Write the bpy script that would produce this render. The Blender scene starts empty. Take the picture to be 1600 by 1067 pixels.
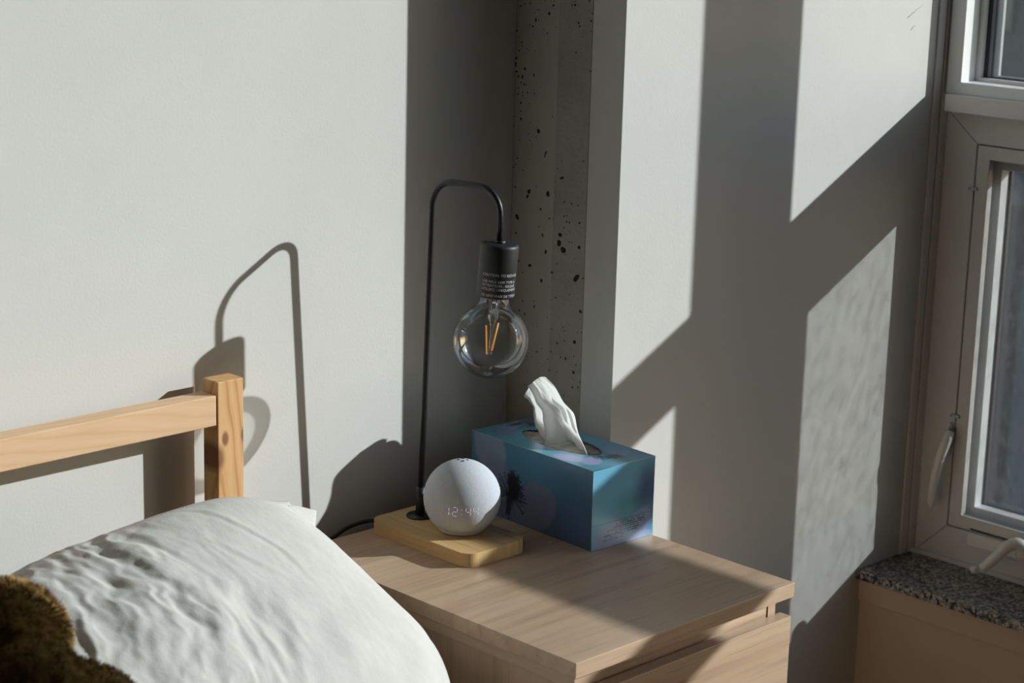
import bpy, bmesh, math, random
import numpy as np
from mathutils import Vector, Matrix
S = bpy.context.scene
COL = S.collection
LIFT = 0.55           # everything is modelled with z = 0 on the bedside cabinet's top, then lifted so the floor is z = 0

# ---------------------------------------------------------------- camera
cam_d = bpy.data.cameras.new('camera'); cam = bpy.data.objects.new('camera', cam_d); COL.objects.link(cam)
r = Vector((0.71217148, -0.70153513, 0.02569539)); u = Vector((0.14746919, 0.18529058, 0.97155558)); f = Vector((0.68634148, 0.68812489, -0.23541348))
m = Matrix((r, u, -f)).transposed().to_4x4(); m.translation = Vector((-1.56949, -1.45778, 0.88997 + LIFT)); cam.matrix_world = m
cam_d.sensor_width = 36; cam_d.lens = 3174.357 * 36 / 1600; cam_d.clip_start = 0.05; cam_d.clip_end = 300
cam_d.dof.use_dof = True; cam_d.dof.focus_distance = 2.62; cam_d.dof.aperture_fstop = 8
S.camera = cam
# ---------------------------------------------------------------- world, sun, exposure
SUN_D = Vector((-1.29, 1.0, -0.652)).normalized()
w = bpy.data.worlds.new('sky'); S.world = w; w.use_nodes = True; nt = w.node_tree
bg = nt.nodes['Background']; sky = nt.nodes.new('ShaderNodeTexSky'); sky.sky_type = 'NISHITA'; sky.sun_disc = False
sky.sun_elevation = math.radians(21.4); sky.sun_rotation = math.radians(127.8); sky.air_density = 1.0; sky.dust_density = 0.5; sky.ozone_density = 2.0
nt.links.new(sky.outputs[0], bg.inputs[0]); bg.inputs[1].default_value = 0.25
sd = bpy.data.lights.new('sun', 'SUN'); sd.energy = 5.6; sd.angle = math.radians(0.6); sd.color = (1.0, 0.985, 0.955)
so = bpy.data.objects.new('sun', sd); COL.objects.link(so); so.rotation_euler = SUN_D.to_track_quat('-Z', 'Y').to_euler(); so.location = (6, -4, 5)
S.view_settings.view_transform = 'Standard'; S.view_settings.look = 'None'; S.view_settings.gamma = 1
S.view_settings.use_curve_mapping = False; S.view_settings.exposure = 0.0
S.cycles.max_bounces = 10; S.cycles.diffuse_bounces = 6; S.cycles.transparent_max_bounces = 24
S.cycles.use_denoising = True; S.cycles.sample_clamp_indirect = 4

# ---------------------------------------------------------------- node helpers
class NT:
    def __init__(s, name, rough=0.6, color=(.5, .5, .5), spec=0.5, metal=0.0):
        s.m = bpy.data.materials.new(name); s.m.use_nodes = True; s.t = s.m.node_tree
        s.b = s.t.nodes['Principled BSDF']; s.b.inputs['Base Color'].default_value = (*color, 1)
        s.b.inputs['Roughness'].default_value = rough; s.b.inputs['Specular IOR Level'].default_value = spec
        s.b.inputs['Metallic'].default_value = metal; s.out = s.t.nodes['Material Output']; s._c = None
    def n(s, typ, **kw):
        x = s.t.nodes.new('ShaderNode' + typ)
        for k, v in kw.items():
            if isinstance(v, bpy.types.NodeSocket): s.t.links.new(v, x.inputs[k.replace('_', ' ')])
            elif k.replace('_', ' ') in x.inputs: x.inputs[k.replace('_', ' ')].default_value = v
            else: setattr(x, k, v)
        return x
    def link(s, a, b): s.t.links.new(a, b)
    @property
    def co(s):
        if s._c is None: s._c = s.n('TexCoord').outputs['Object']
        return s._c
    def map(s, scale=(1, 1, 1), loc=(0, 0, 0), rot=(0, 0, 0), src=None):
        x = s.n('Mapping'); s.link(src or s.co, x.inputs[0]); x.inputs['Scale'].default_value = scale
        x.inputs['Location'].default_value = loc; x.inputs['Rotation'].default_value = rot; return x.outputs[0]
    def noise(s, vec, scale=5, detail=4, rough=.5, dist=0):
        x = s.n('TexNoise', Scale=scale, Detail=detail, Roughness=rough, Distortion=dist); s.link(vec, x.inputs['Vector']); return x.outputs['Fac']
    def ramp(s, fac, stops, interp='LINEAR'):
        x = s.n('ValToRGB'); s.link(fac, x.inputs[0]); x.color_ramp.interpolation = interp; e = x.color_ramp.elements
        while len(e) < len(stops): e.new(.5)
        for i, (p, c) in enumerate(stops):
            e[i].position = p; e[i].color = (*c, 1) if len(c) == 3 else c
        return x.outputs[0]
    def mix(s, a, b, fac, mode='MIX'):
        x = s.n('Mix', data_type='RGBA', blend_type=mode)
        for idx, v in ((6, a), (7, b), (0, fac)):
            if isinstance(v, bpy.types.NodeSocket): s.link(v, x.inputs[idx])
            elif idx == 0: x.inputs[0].default_value = v
            else: x.inputs[idx].default_value = (*v, 1)
        return x.outputs[2]
    def math(s, op, a, b=0.0):
        x = s.n('Math', operation=op)
        for i, v in enumerate((a, b)):
            if isinstance(v, bpy.types.NodeSocket): s.link(v, x.inputs[i])
            else: x.inputs[i].default_value = v
        return x.outputs[0]
    def base(s, c): s.link(c, s.b.inputs['Base Color'])
    def bump(s, h, strength=.2, dist=.001):
        x = s.n('Bump', Strength=strength, Distance=dist); s.link(h, x.inputs['Height']); s.link(x.outputs[0], s.b.inputs['Normal'])

def g(v): return (v, v, v)
M = {}
def plain(name, color, rough=.5, spec=.5, metal=0.0):
    M[name] = NT(name, rough, color, spec, metal).m
    return M[name]

# painted wall
a = NT('wall_paint', .75, spec=.25); nz = a.noise(a.map((1, 1, 1)), 3, 3)
a.base(a.ramp(nz, [(0.3, (.626, .624, .598)), (.7, (.650, .648, .622))]))
a.bump(a.noise(a.map(), 260, 3), .18, .0008); M['paint'] = a.m
a = NT('room_paint', .8, (.15, .13, .10), .2); M['room'] = a.m
a = NT('apron_bounce_tint', .6, (.56, .46, .36), .3); a.bump(a.noise(a.map(), 200, 2), .1, .0006); M['apron'] = a.m  # wall under the sill: warm bounce off the wood floor mixed into its colour
# concrete with air holes
def concrete(name, c0, c1, rough_b):
    a = NT(name, .85, spec=.2)
    warp = a.n('Mix', data_type='VECTOR'); warp.inputs[0].default_value = .035
    nzc = a.n('TexNoise', Scale=18, Detail=3); a.link(a.co, nzc.inputs['Vector']); a.link(a.co, warp.inputs[4]); a.link(nzc.outputs['Color'], warp.inputs[5])
    v = warp.outputs[1]
    v1 = a.n('TexVoronoi', Scale=95, Randomness=1); a.link(a.map((1, 1, .8), src=v), v1.inputs['Vector'])
    rnd = a.n('SeparateColor'); a.link(v1.outputs['Color'], rnd.inputs[0])
    clus = a.noise(a.map((1, 1, .45), loc=(.3, .1, .7)), 9, 3)
    lim = a.math('MULTIPLY', a.math('POWER', rnd.outputs[0], 4.5), a.math('MULTIPLY', a.math('SUBTRACT', clus, .33), 1.5))
    hole = a.math('LESS_THAN', v1.outputs['Distance'], lim)
    v2 = a.n('TexVoronoi', Scale=210, Randomness=1); a.link(v, v2.inputs['Vector'])
    rn2 = a.n('SeparateColor'); a.link(v2.outputs['Color'], rn2.inputs[0])
    cl2 = a.noise(a.map((1, 1, .5), loc=(3, 1, 2)), 8, 3)
    lim2 = a.math('MULTIPLY', a.math('POWER', rn2.outputs[1], 3.2), a.math('MULTIPLY', a.math('SUBTRACT', cl2, .34), 1.7))
    hole2 = a.math('LESS_THAN', v2.outputs['Distance'], lim2)
    hh = a.math('MAXIMUM', hole, hole2)
    col = a.ramp(a.noise(a.map(), 14, 6, .65), [(.3, c0), (.7, c1)])
    a.base(a.mix(col, (.035, .033, .03), hh))
    hgt = a.math('SUBTRACT', a.math('MULTIPLY', a.noise(a.map(), 160, 5, .65), rough_b), hh)
    a.bump(hgt, .9, .0020); M[name] = a.m
concrete('concrete_smooth', (.46, .44, .39), (.52, .49, .43), .25)
concrete('concrete_rough', (.38, .37, .34), (.50, .48, .44), 1.0)
# granite
a = NT('granite', .3, spec=.5)
v1 = a.n('TexVoronoi', Scale=235); a.link(a.map(), v1.inputs['Vector']); sc = a.n('SeparateColor'); a.link(v1.outputs['Color'], sc.inputs[0])
nz = a.noise(a.map(), 110, 3)
fac = a.math('ADD', a.math('MULTIPLY', sc.outputs[0], .5), a.math('MULTIPLY', nz, .6))
a.base(a.ramp(fac, [(.0, (.02, .02, .022)), (.42, (.05, .05, .05)), (.46, (.20, .19, .18)), (.62, (.30, .29, .275)), (.70, (.46, .44, .41)), (1, (.52, .50, .47))], 'CONSTANT')); M['granite'] = a.m
# vinyl window frame, mesh, glass
plain('vinyl', (.74, .73, .705), .42, .45); plain('vinyl_white', (.84, .85, .86), .4, .45); plain('vinyl_grey', (.20, .215, .23), .45); plain('gasket', (.04, .04, .045), .5)
plain('screen_wire', (.16, .17, .18), .5); plain('hardware_white', (.86, .85, .79), .4); plain('clear_plastic', (.62, .62, .6), .25)
plain('scuff', (.30, .28, .25), .8); plain('dark_gap', (.03, .028, .025), .8)
def glass(name, refl=.08, tint=(.95, .97, .97), dirt=0.0):
    a = NT(name); t = a.t; tr = a.n('BsdfTransparent'); tr.inputs[0].default_value = (*tint, 1)
    gl = a.n('BsdfGlossy'); gl.inputs['Roughness'].default_value = .02
    fr = a.n('LayerWeight'); fr.inputs['Blend'].default_value = .25
    k = a.math('ADD', a.math('MULTIPLY', fr.outputs['Fresnel'], .6), refl * .3)
    mx = a.n('MixShader'); a.link(k, mx.inputs[0]); a.link(tr.outputs[0], mx.inputs[1]); a.link(gl.outputs[0], mx.inputs[2]); last = mx
    if dirt:
        df = a.n('BsdfDiffuse'); df.inputs[0].default_value = (.45, .46, .47, 1)
        n1 = a.noise(a.map((1, 1, .55), rot=(.6, 0, 0)), 70, 5, .7); n2 = a.noise(a.map(), 9, 3)
        dfac = a.math('MULTIPLY', a.math('MAXIMUM', a.math('MULTIPLY', a.math('SUBTRACT', n1, .42), 3.0), .03), a.math('MULTIPLY', n2, dirt * 2))
        m2 = a.n('MixShader'); a.link(dfac, m2.inputs[0]); a.link(mx.outputs[0], m2.inputs[1]); a.link(df.outputs[0], m2.inputs[2]); last = m2
    a.link(last.outputs[0], a.out.inputs[0]); M[name] = a.m
glass('pane_glass', .15, (.93, .96, .97), .04); glass('dusty_glass', .15, (.92, .95, .96), .26)
# lamp
plain('black_metal', (.012, .013, .015), .42, .5); plain('black_socket', (.014, .015, .017), .5, .5); plain('print_white', (.62, .64, .66), .6)
plain('wire_steel', (.6, .6, .6), .25, .5, 1.0)
a = NT('filament'); a.b.inputs['Base Color'].default_value = (.85, .36, .05, 1); a.b.inputs['Roughness'].default_value = .5
a.b.inputs['Emission Color'].default_value = (1, .40, .06, 1); a.b.inputs['Emission Strength'].default_value = .35; M['filament'] = a.m
def bulbglass(name, edge):
    a = NT(name); tr = a.n('BsdfTransparent'); lw = a.n('LayerWeight'); lw.inputs['Blend'].default_value = .5
    fc = a.math('POWER', lw.outputs['Facing'], edge)
    tint = a.mix((.945, .950, .948), (.72, .77, .77), fc); a.link(tint, tr.inputs[0])
    gl = a.n('BsdfGlossy'); gl.inputs['Roughness'].default_value = .015
    fr = a.n('Fresnel'); fr.inputs['IOR'].default_value = 1.45
    k = a.math('MULTIPLY', fr.outputs[0], .6)
    mx = a.n('MixShader'); a.link(k, mx.inputs[0]); a.link(tr.outputs[0], mx.inputs[1]); a.link(gl.outputs[0], mx.inputs[2]); a.link(mx.outputs[0], a.out.inputs[0]); M[name] = a.m
bulbglass('bulb_glass', 7.0)
# woods
def wood(name, axis, c0, c1, c2, scale=60, stretch=.05, rough=.45, streak=.5, coarse=None, zs=1):
    a = NT(name, rough, spec=.35)
    s3 = [1, 1, zs]; s3[axis] = stretch
    n1 = a.noise(a.map(tuple(s3)), scale, 6, .6, .3)
    s4 = [1, 1, zs]; s4[axis] = stretch * .6
    n2 = a.noise(a.map(tuple(s4), loc=(2, 5, 1)), scale * .16 if coarse is None else coarse, 3, .5, .6)
    s5 = [1, 1, 1]; s5[axis] = .02
    n3 = a.noise(a.map(tuple(s5)), scale * 7, 2)
    base = a.ramp(n2, [(.25, c0), (.5, c1), (.78, c2)])
    col = a.mix(base, tuple(x * .62 for x in c0), a.math('MULTIPLY', a.math('MAXIMUM', a.math('MULTIPLY', a.math('SUBTRACT', n1, .5), 3.2), 0), streak))
    pores = a.math('MULTIPLY', a.math('GREATER_THAN', n3, .62), .22 * streak)
    a.base(a.mix(col, tuple(x * .45 for x in c0), pores)); a.bump(n1, .12, .0004); M[name] = a.m
oak = ((.44, .295, .20), (.55, .39, .265), (.66, .49, .35))
wood('oak_x', 0, *oak, scale=60, stretch=.055, streak=.75, rough=.36, coarse=14); wood('oak_z', 2, *oak, scale=60, stretch=.06, streak=.5)
wood('oak_y', 1, *oak, scale=60, stretch=.06, streak=.5)
wood('lamp_wood', 1, (.55, .335, .135), (.68, .46, .215), (.78, .585, .33), scale=60, stretch=.08, streak=.5, rough=.32, coarse=55, zs=.12)
wood('floor_oak', 1, (.11, .055, .028), (.15, .08, .042), (.19, .105, .055), scale=40)
def pine(name, axis, knots, base3):
    a = NT(name, .5, spec=.3)
    co = a.co; cur = co; dark = None
    for (kx, ky, kz, rad) in knots:
        sub = a.n('VectorMath', operation='SUBTRACT'); a.link(co, sub.inputs[0]); sub.inputs[1].default_value = (kx, ky, kz)
        scl = a.n('VectorMath', operation='MULTIPLY'); a.link(sub.outputs[0], scl.inputs[0]); s = [1, .25, 1]; s[axis] = .55; scl.inputs[1].default_value = s
        ln = a.n('VectorMath', operation='LENGTH'); a.link(scl.outputs[0], ln.inputs[0]); d = ln.outputs['Value']
        ex = a.math('POWER', 2.718, a.math('MULTIPLY', a.math('MULTIPLY', d, d), -1 / (rad * 2.6) ** 2))
        sc2 = a.n('VectorMath', operation='SCALE'); a.link(sub.outputs[0], sc2.inputs[0]); a.link(a.math('MULTIPLY', ex, -.75), sc2.inputs['Scale'])
        ad = a.n('VectorMath', operation='ADD'); a.link(cur, ad.inputs[0]); a.link(sc2.outputs[0], ad.inputs[1]); cur = ad.outputs[0]
        mr = a.n('MapRange'); a.link(d, mr.inputs[0]); mr.inputs[1].default_value = rad * .55; mr.inputs[2].default_value = rad * 1.05; mr.inputs[3].default_value = 1; mr.inputs[4].default_value = 0
        dark = mr.outputs[0] if dark is None else a.math('MAXIMUM', dark, mr.outputs[0])
    s3 = [1, 1, 1]; s3[axis] = .13
    wv = a.n('TexWave', Scale=38, Distortion=5.5, Detail=2); wv.inputs['Detail Scale'].default_value = .8; wv.bands_direction = 'DIAGONAL'
    a.link(a.map(tuple(s3), src=cur), wv.inputs['Vector'])
    s4 = [1, 1, 1]; s4[axis] = .05
    fine = a.noise(a.map(tuple(s4), src=cur), 220, 4)
    c0, c1, c2 = base3
    col = a.ramp(wv.outputs['Fac'], [(0, c0), (.55, c1), (.82, c1), (1, c2)])
    col = a.mix(col, tuple(x * .8 for x in c2), a.math('MULTIPLY', fine, .35))
    blot = a.noise(a.map((1, 1, 1)), 9, 3); col = a.mix(col, tuple(min(1, x * 1.15) for x in c0), a.math('MULTIPLY', blot, .4))
    if dark is not None: col = a.mix(col, (.21, .075, .035), a.math('MULTIPLY', dark, .85))
    a.base(col); a.bump(fine, .1, .0004); M[name] = a.m
pn = ((.74, .47, .23), (.69, .40, .175), (.50, .245, .085))
pine('pine_post', 2, [(-.1184, .4935, .1740, .0062), (-.0885, .4935, .1745, .007), (-.129, .51, .150, .012)], pn)
pine('pine_rail', 0, [], ((.76, .52, .325), (.73, .49, .295), (.68, .43, .24)))
# fabrics
a = NT('pillow_cotton', .9, (.70, .695, .665), .15)
wv1 = a.n('TexWave', Scale=900); wv1.bands_direction = 'X'; a.link(a.co, wv1.inputs['Vector'])
hh = a.math('ADD', a.noise(a.map(), 420, 4, .7), a.math('MULTIPLY', a.noise(a.map((1, .3, 1), rot=(0, 0, .6)), 120, 4), 1.2)); a.bump(hh, .38, .0012)
a.base(a.ramp(a.noise(a.map(), 30, 4), [(.3, (.555, .548, .522)), (.7, (.595, .588, .562))])); M['cotton'] = a.m
plain('mattress_sheet', (.15, .15, .16), .9, .1); plain('blanket', (.30, .21, .14), .95, .05)
a = NT('plush_fur', .9, spec=.1); a.base(a.ramp(a.noise(a.map(), 60, 3), [(.3, (.24, .15, .045)), (.7, (.42, .28, .10))])); M['fur'] = a.m
a = NT('speaker_fabric', .85, spec=.2)
vv = a.n('TexVoronoi', Scale=720); a.link(a.co, vv.inputs['Vector']); a.bump(a.math('ADD', vv.outputs['Distance'], a.noise(a.map((1, 1, .25)), 300, 2)), .25, .0005)
a.base(a.ramp(vv.outputs['Distance'], [(.1, (.63, .66, .72)), (.6, (.54, .575, .635))])); M['speaker_fabric'] = a.m
plain('speaker_base', (.66, .66, .62), .45); plain('speaker_button', (.10, .10, .11), .5)
a = NT('led'); a.b.inputs['Base Color'].default_value = (.7, .66, .78, 1); a.b.inputs['Emission Color'].default_value = (.82, .66, .95, 1); a.b.inputs['Emission Strength'].default_value = .28; M['led'] = a.m
# printed carton and tissue
a = NT('printed_carton', .28, spec=.5); at = a.n('Attribute'); at.attribute_name = 'print'; a.base(at.outputs['Color']); M['carton'] = a.m
plain('carton_inside', (.30, .27, .24), .8)
a = NT('film', .18, spec=.5); a.base(a.ramp(a.noise(a.map(), 60, 3), [(.3, (.22, .20, .18)), (.7, (.42, .40, .37))])); M['film'] = a.m
a = NT('tissue_paper', .8, (.86, .87, .86), .1); trn = a.n('BsdfTranslucent'); trn.inputs[0].default_value = (.85, .86, .85, 1); mx = a.n('MixShader'); mx.inputs[0].default_value = .60
a.link(a.b.outputs[0], mx.inputs[1]); a.link(trn.outputs[0], mx.inputs[2]); a.link(mx.outputs[0], a.out.inputs[0]); a.bump(a.noise(a.map(), 300, 4), .2, .0005); M['tissue'] = a.m
# outside
a = NT('outside_cladding', .5, spec=.5)
a.base(a.ramp(a.noise(a.map((1, 1, .6)), 26, 6, .75), [(.3, (.010, .012, .015)), (.55, (.030, .034, .040)), (.75, (.10, .105, .115))])); M['cladding'] = a.m
plain('outside_pale', (.11, .14, .16), .5); plain('outside_window', (.04, .055, .07), .1, .8); plain('outside_ground', (.09, .09, .09), .9)

# ---------------------------------------------------------------- mesh helpers
def put(name, me, mat, parent=None, smooth=False):
    o = bpy.data.objects.new(name, me); COL.objects.link(o)
    if mat is not None and not me.materials: me.materials.append(M[mat] if isinstance(mat, str) else mat)
    if smooth:
        for p in me.polygons: p.use_smooth = True
    if parent is not None: o.parent = parent
    return o
def from_bm(name, bm, mat, parent=None, smooth=False):
    me = bpy.data.meshes.new(name); bm.normal_update(); bm.to_mesh(me); bm.free(); return put(name, me, mat, parent, smooth)
def add_box(bm, x0, x1, y0, y1, z0, z1, bev=0.0, seg=2):
    vs = [bm.verts.new((x, y, z)) for z in (z0, z1) for (x, y) in ((x0, y0), (x1, y0), (x1, y1), (x0, y1))]
    fs = [bm.faces.new([vs[i] for i in q]) for q in ((3, 2, 1, 0), (4, 5, 6, 7), (0, 1, 5, 4), (1, 2, 6, 5), (2, 3, 7, 6), (3, 0, 4, 7))]
    if bev > 0:
        ed = list({e for fc in fs for e in fc.edges}); bmesh.ops.bevel(bm, geom=ed, offset=bev, segments=seg, affect='EDGES', profile=.6)
def box(name, x0, x1, y0, y1, z0, z1, mat, parent=None, bev=0.0, seg=2):
    bm = bmesh.new(); add_box(bm, x0, x1, y0, y1, z0, z1, bev, seg); return from_bm(name, bm, mat, parent)
def prism(name, pts, z0, z1, mat, parent=None, bev=0.0, seg=3):
    bm = bmesh.new(); lo = [bm.verts.new((x, y, z0)) for x, y in pts]; hi = [bm.verts.new((x, y, z1)) for x, y in pts]; n = len(pts)
    b = bm.faces.new(lo[::-1]); t = bm.faces.new(hi)
    for i in range(n): bm.faces.new((lo[i], lo[(i + 1) % n], hi[(i + 1) % n], hi[i]))
    if bev: bmesh.ops.bevel(bm, geom=list(b.edges) + list(t.edges), offset=bev, segments=seg, affect='EDGES', profile=.6)
    bmesh.ops.recalc_face_normals(bm, faces=bm.faces); return from_bm(name, bm, mat, parent)
def rrect(x0, x1, y0, y1, rad, n=10):
    out = []
    for cx, cy, a0 in ((x1 - rad, y1 - rad, 0), (x0 + rad, y1 - rad, 90), (x0 + rad, y0 + rad, 180), (x1 - rad, y0 + rad, 270)):
        for i in range(n + 1):
            t = math.radians(a0 + 90 * i / n); out.append((cx + rad * math.cos(t), cy + rad * math.sin(t)))
    return out
def tube(name, pts, radii, mat, parent=None, n=20, cap=True):
    pts = [Vector(p) for p in pts]; bm = bmesh.new(); rings = []; ref = None
    if not hasattr(radii, '__len__'): radii = [radii] * len(pts)
    for i, p in enumerate(pts):
        t = (pts[min(i + 1, len(pts) - 1)] - pts[max(i - 1, 0)]).normalized()
        if ref is None: ref = Vector((0, 0, 1)) if abs(t.z) < .9 else Vector((1, 0, 0))
        ref = (ref - t * ref.dot(t)).normalized(); b = t.cross(ref)
        rings.append([bm.verts.new(p + (ref * math.cos(2 * math.pi * k / n) + b * math.sin(2 * math.pi * k / n)) * radii[i]) for k in range(n)])
    for i in range(len(rings) - 1):
        for k in range(n): bm.faces.new((rings[i][k], rings[i][(k + 1) % n], rings[i + 1][(k + 1) % n], rings[i + 1][k]))
    if cap: bm.faces.new(rings[0][::-1]); bm.faces.new(rings[-1])
    bmesh.ops.recalc_face_normals(bm, faces=bm.faces); return from_bm(name, bm, mat, parent, True)
def lathe(name, prof, mat, parent=None, n=64, loc=(0, 0, 0), smooth=True):
    bm = bmesh.new(); rings = []
    for rad, z in prof:
        if rad < 1e-6: rings.append([bm.verts.new((loc[0], loc[1], loc[2] + z))])
        else: rings.append([bm.verts.new((loc[0] + rad * math.cos(2 * math.pi * k / n), loc[1] + rad * math.sin(2 * math.pi * k / n), loc[2] + z)) for k in range(n)])
    for a_, b_ in zip(rings[:-1], rings[1:]):
        for k in range(n):
            q = [a_[k % len(a_)], a_[(k + 1) % len(a_)], b_[(k + 1) % len(b_)], b_[k % len(b_)]]
            q2 = []
            for v in q:
                if v not in q2: q2.append(v)
            if len(q2) > 2: bm.faces.new(q2)
    bmesh.ops.recalc_face_normals(bm, faces=bm.faces); return from_bm(name, bm, mat, parent, smooth)
def grid_mesh(name, P, mat, parent=None, smooth=True, flip=False, closed=False):
    ny, nx = P.shape[:2]; me = bpy.data.meshes.new(name); idx = np.arange(ny * nx).reshape(ny, nx)
    q = np.stack([idx[:-1, :-1], idx[:-1, 1:], idx[1:, 1:], idx[1:, :-1]], -1).reshape(-1, 4)
    if flip: q = q[:, ::-1]
    me.from_pydata(P.reshape(-1, 3).tolist(), [], q.tolist()); return put(name, me, mat, parent, smooth)
def bez(pts, n=40):          # Catmull-Rom through points
    P = [np.array(p, float) for p in pts]; P = [2 * P[0] - P[1]] + P + [2 * P[-1] - P[-2]]; out = []
    segs = len(P) - 3
    for i in range(segs):
        for t in np.linspace(0, 1, max(2, n // segs), endpoint=(i == segs - 1)):
            a_, b_, c_, d_ = P[i:i + 4]; out.append(.5 * ((2 * b_) + (c_ - a_) * t + (2 * a_ - 5 * b_ + 4 * c_ - d_) * t * t + (3 * b_ - a_ - 3 * c_ + d_) * t ** 3))
    return np.array(out)
def empty(name, loc=(0, 0, 0)):
    o = bpy.data.objects.new(name, None); COL.objects.link(o); o.location = loc; o.empty_display_size = .05; return o
def adopt(root):             # parts were modelled in world space: keep them there under the moved root
    inv = Matrix.Translation(-Vector(root.location))
    for c in root.children: c.matrix_parent_inverse = inv
def tag(o, label, cat, group=None, kind=None):
    o['label'] = label; o['category'] = cat
    if group: o['group'] = group
    if kind: o['kind'] = kind
def struct(o): o['kind'] = 'structure'; return o
def text_mesh(body, size):   # text -> verts, faces (flat, x right, y up)
    c = bpy.data.curves.new('txt', 'FONT'); c.body = body; c.size = size; c.resolution_u = 2; o = bpy.data.objects.new('txt', c); COL.objects.link(o)
    dg = bpy.context.evaluated_depsgraph_get(); me = bpy.data.meshes.new_from_object(o.evaluated_get(dg))
    v = [tuple(x.co) for x in me.vertices]; fcs = [tuple(p.vertices) for p in me.polygons]
    bpy.data.objects.remove(o); bpy.data.curves.remove(c); bpy.data.meshes.remove(me); return v, fcs
# value noise in numpy
_rs = np.random.RandomState(7); _tab = _rs.rand(256, 256)
def vnoise(x, y):
    xi = np.floor(x).astype(int); yi = np.floor(y).astype(int); fx = x - xi; fy = y - yi
    fx = fx * fx * (3 - 2 * fx); fy = fy * fy * (3 - 2 * fy)
    h = lambda i, j: _tab[i & 255, j & 255]
    return (h(xi, yi) * (1 - fx) + h(xi + 1, yi) * fx) * (1 - fy) + (h(xi, yi + 1) * (1 - fx) + h(xi + 1, yi + 1) * fx) * fy
def fbm(x, y, o=4):
    s = 0; am = .5
    for i in range(o): s = s + am * vnoise(x * 2 ** i + 17 * i, y * 2 ** i + 31 * i); am *= .5
    return s

# ================================================================ SETTING
XL, YN, ZF, ZC = -2.9, -3.3, -LIFT, 2.0
struct(box('floor', XL - .1, 1.5, YN - .1, .75, ZF - .1, ZF, 'floor_oak'))
struct(box('ceiling', XL - .1, 1.5, YN - .1, .75, ZC, ZC + .1, 'room'))
struct(box('wall_back', XL - .1, .425, .55, .75, ZF, ZC, 'paint'))
struct(box('wall_left', XL - .1, XL, YN, .55, ZF, ZC, 'room'))
struct(box('wall_near', XL - .1, 1.5, YN - .1, YN, ZF, ZC, 'room'))
# exposed concrete column in the corner: smooth face, then a rough chamfered face
colm = struct(prism('wall_column', [(.425, .56), (.4352, .4776), (.4545, .4776), (.4545, .75), (.425, .75)], ZF, ZC, 'concrete_smooth'))
prism('rough_face', [(.4352, .4776), (.4536, .4325), (.4545, .4325), (.4545, .4776)], ZF, ZC, 'concrete_rough', colm)
# plastered pier, sun-lit side faces the bed
struct(prism('wall_right', [(.4536, .3716), (1.30, .3716), (1.30, .75), (.4545, .75), (.4545, .43), (.4536, .43)], ZF, ZC, 'paint'))
wr = bpy.data.objects['wall_right']
for p, q in (((1.1015, .6517), (1.1424, .6704)), ((1.1125, .6325), (1.1254, .6399))):
    tube('scratch', [(p[0], .3716, p[1]), ((p[0] + q[0]) / 2, .3715, (p[1] + q[1]) / 2 + .001), (q[0], .3716, q[1])], .00045, 'scuff', wr, 6)
# wall under and over the windows
Y2 = -1.395                        # near end of the second window's opening
wc = struct(box('wall_window', 1.083, 1.30, YN, .3716, ZF, -.2995, 'apron'))
box('apron_trim', 1.0775, 1.30, YN, .3716, -.2995, -.2605, 'apron', wc, .001)
box('lintel', 1.20, 1.30, YN, .3716, 1.62, ZC, 'room', wc)
box('solid_bay', 1.20, 1.30, YN, Y2 - .06, -.245, 1.62, 'room', wc)

# ================================================================ WINDOW 1
w1 = struct(empty('window_1', (1.22, .2, -.245)))
def frame(name, x0, x1, y0, y1, z0, z1, wy0, wy1, wz0, wz1, mat, parent, bev=.0008):
    """mitred rectangular frame; w* = widths of the near, far, bottom and top members"""
    bm = bmesh.new()
    o = [(y0, z0), (y1, z0), (y1, z1), (y0, z1)]; i = [(y0 + wy0, z0 + wz0), (y1 - wy1, z0 + wz0), (y1 - wy1, z1 - wz1), (y0 + wy0, z1 - wz1)]
    V = {}
    for k in range(4):
        for nm, (y, z) in (('o', o[k]), ('i', i[k])):
            for xx, X in (('f', x0), ('b', x1)): V[nm + xx, k] = bm.verts.new((X, y, z))
    for k in range(4):
        j = (k + 1) % 4
        for q in ((('of', k), ('of', j), ('if', j), ('if', k)), (('ob', j), ('ob', k), ('ib', k), ('ib', j)), (('of', j), ('of', k), ('ob', k), ('ob', j)), (('if', k), ('if', j), ('ib', j), ('ib', k))):
            bm.faces.new([V[x] for x in q])
    bmesh.ops.recalc_face_normals(bm, faces=bm.faces)
    if bev: bmesh.ops.bevel(bm, geom=[e for e in bm.edges if e.calc_face_angle(0) > .5], offset=bev, segments=1, affect='EDGES')
    return from_bm(name, bm, mat, parent)
ZT0, ZT1 = .5025, .5300
# box frame that lines the opening
box('jamb_liner', 1.186, 1.2045, .3680, .3722, -.245, 1.62, 'vinyl', w1, .001)
box('jamb_strip', 1.2065, 1.29, .3665, .3716, -.245, 1.62, 'vinyl', w1, .001)
box('jamb_gasket', 1.2035, 1.208, .3690, .3717, -.245, 1.62, 'dark_gap', w1)
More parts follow.
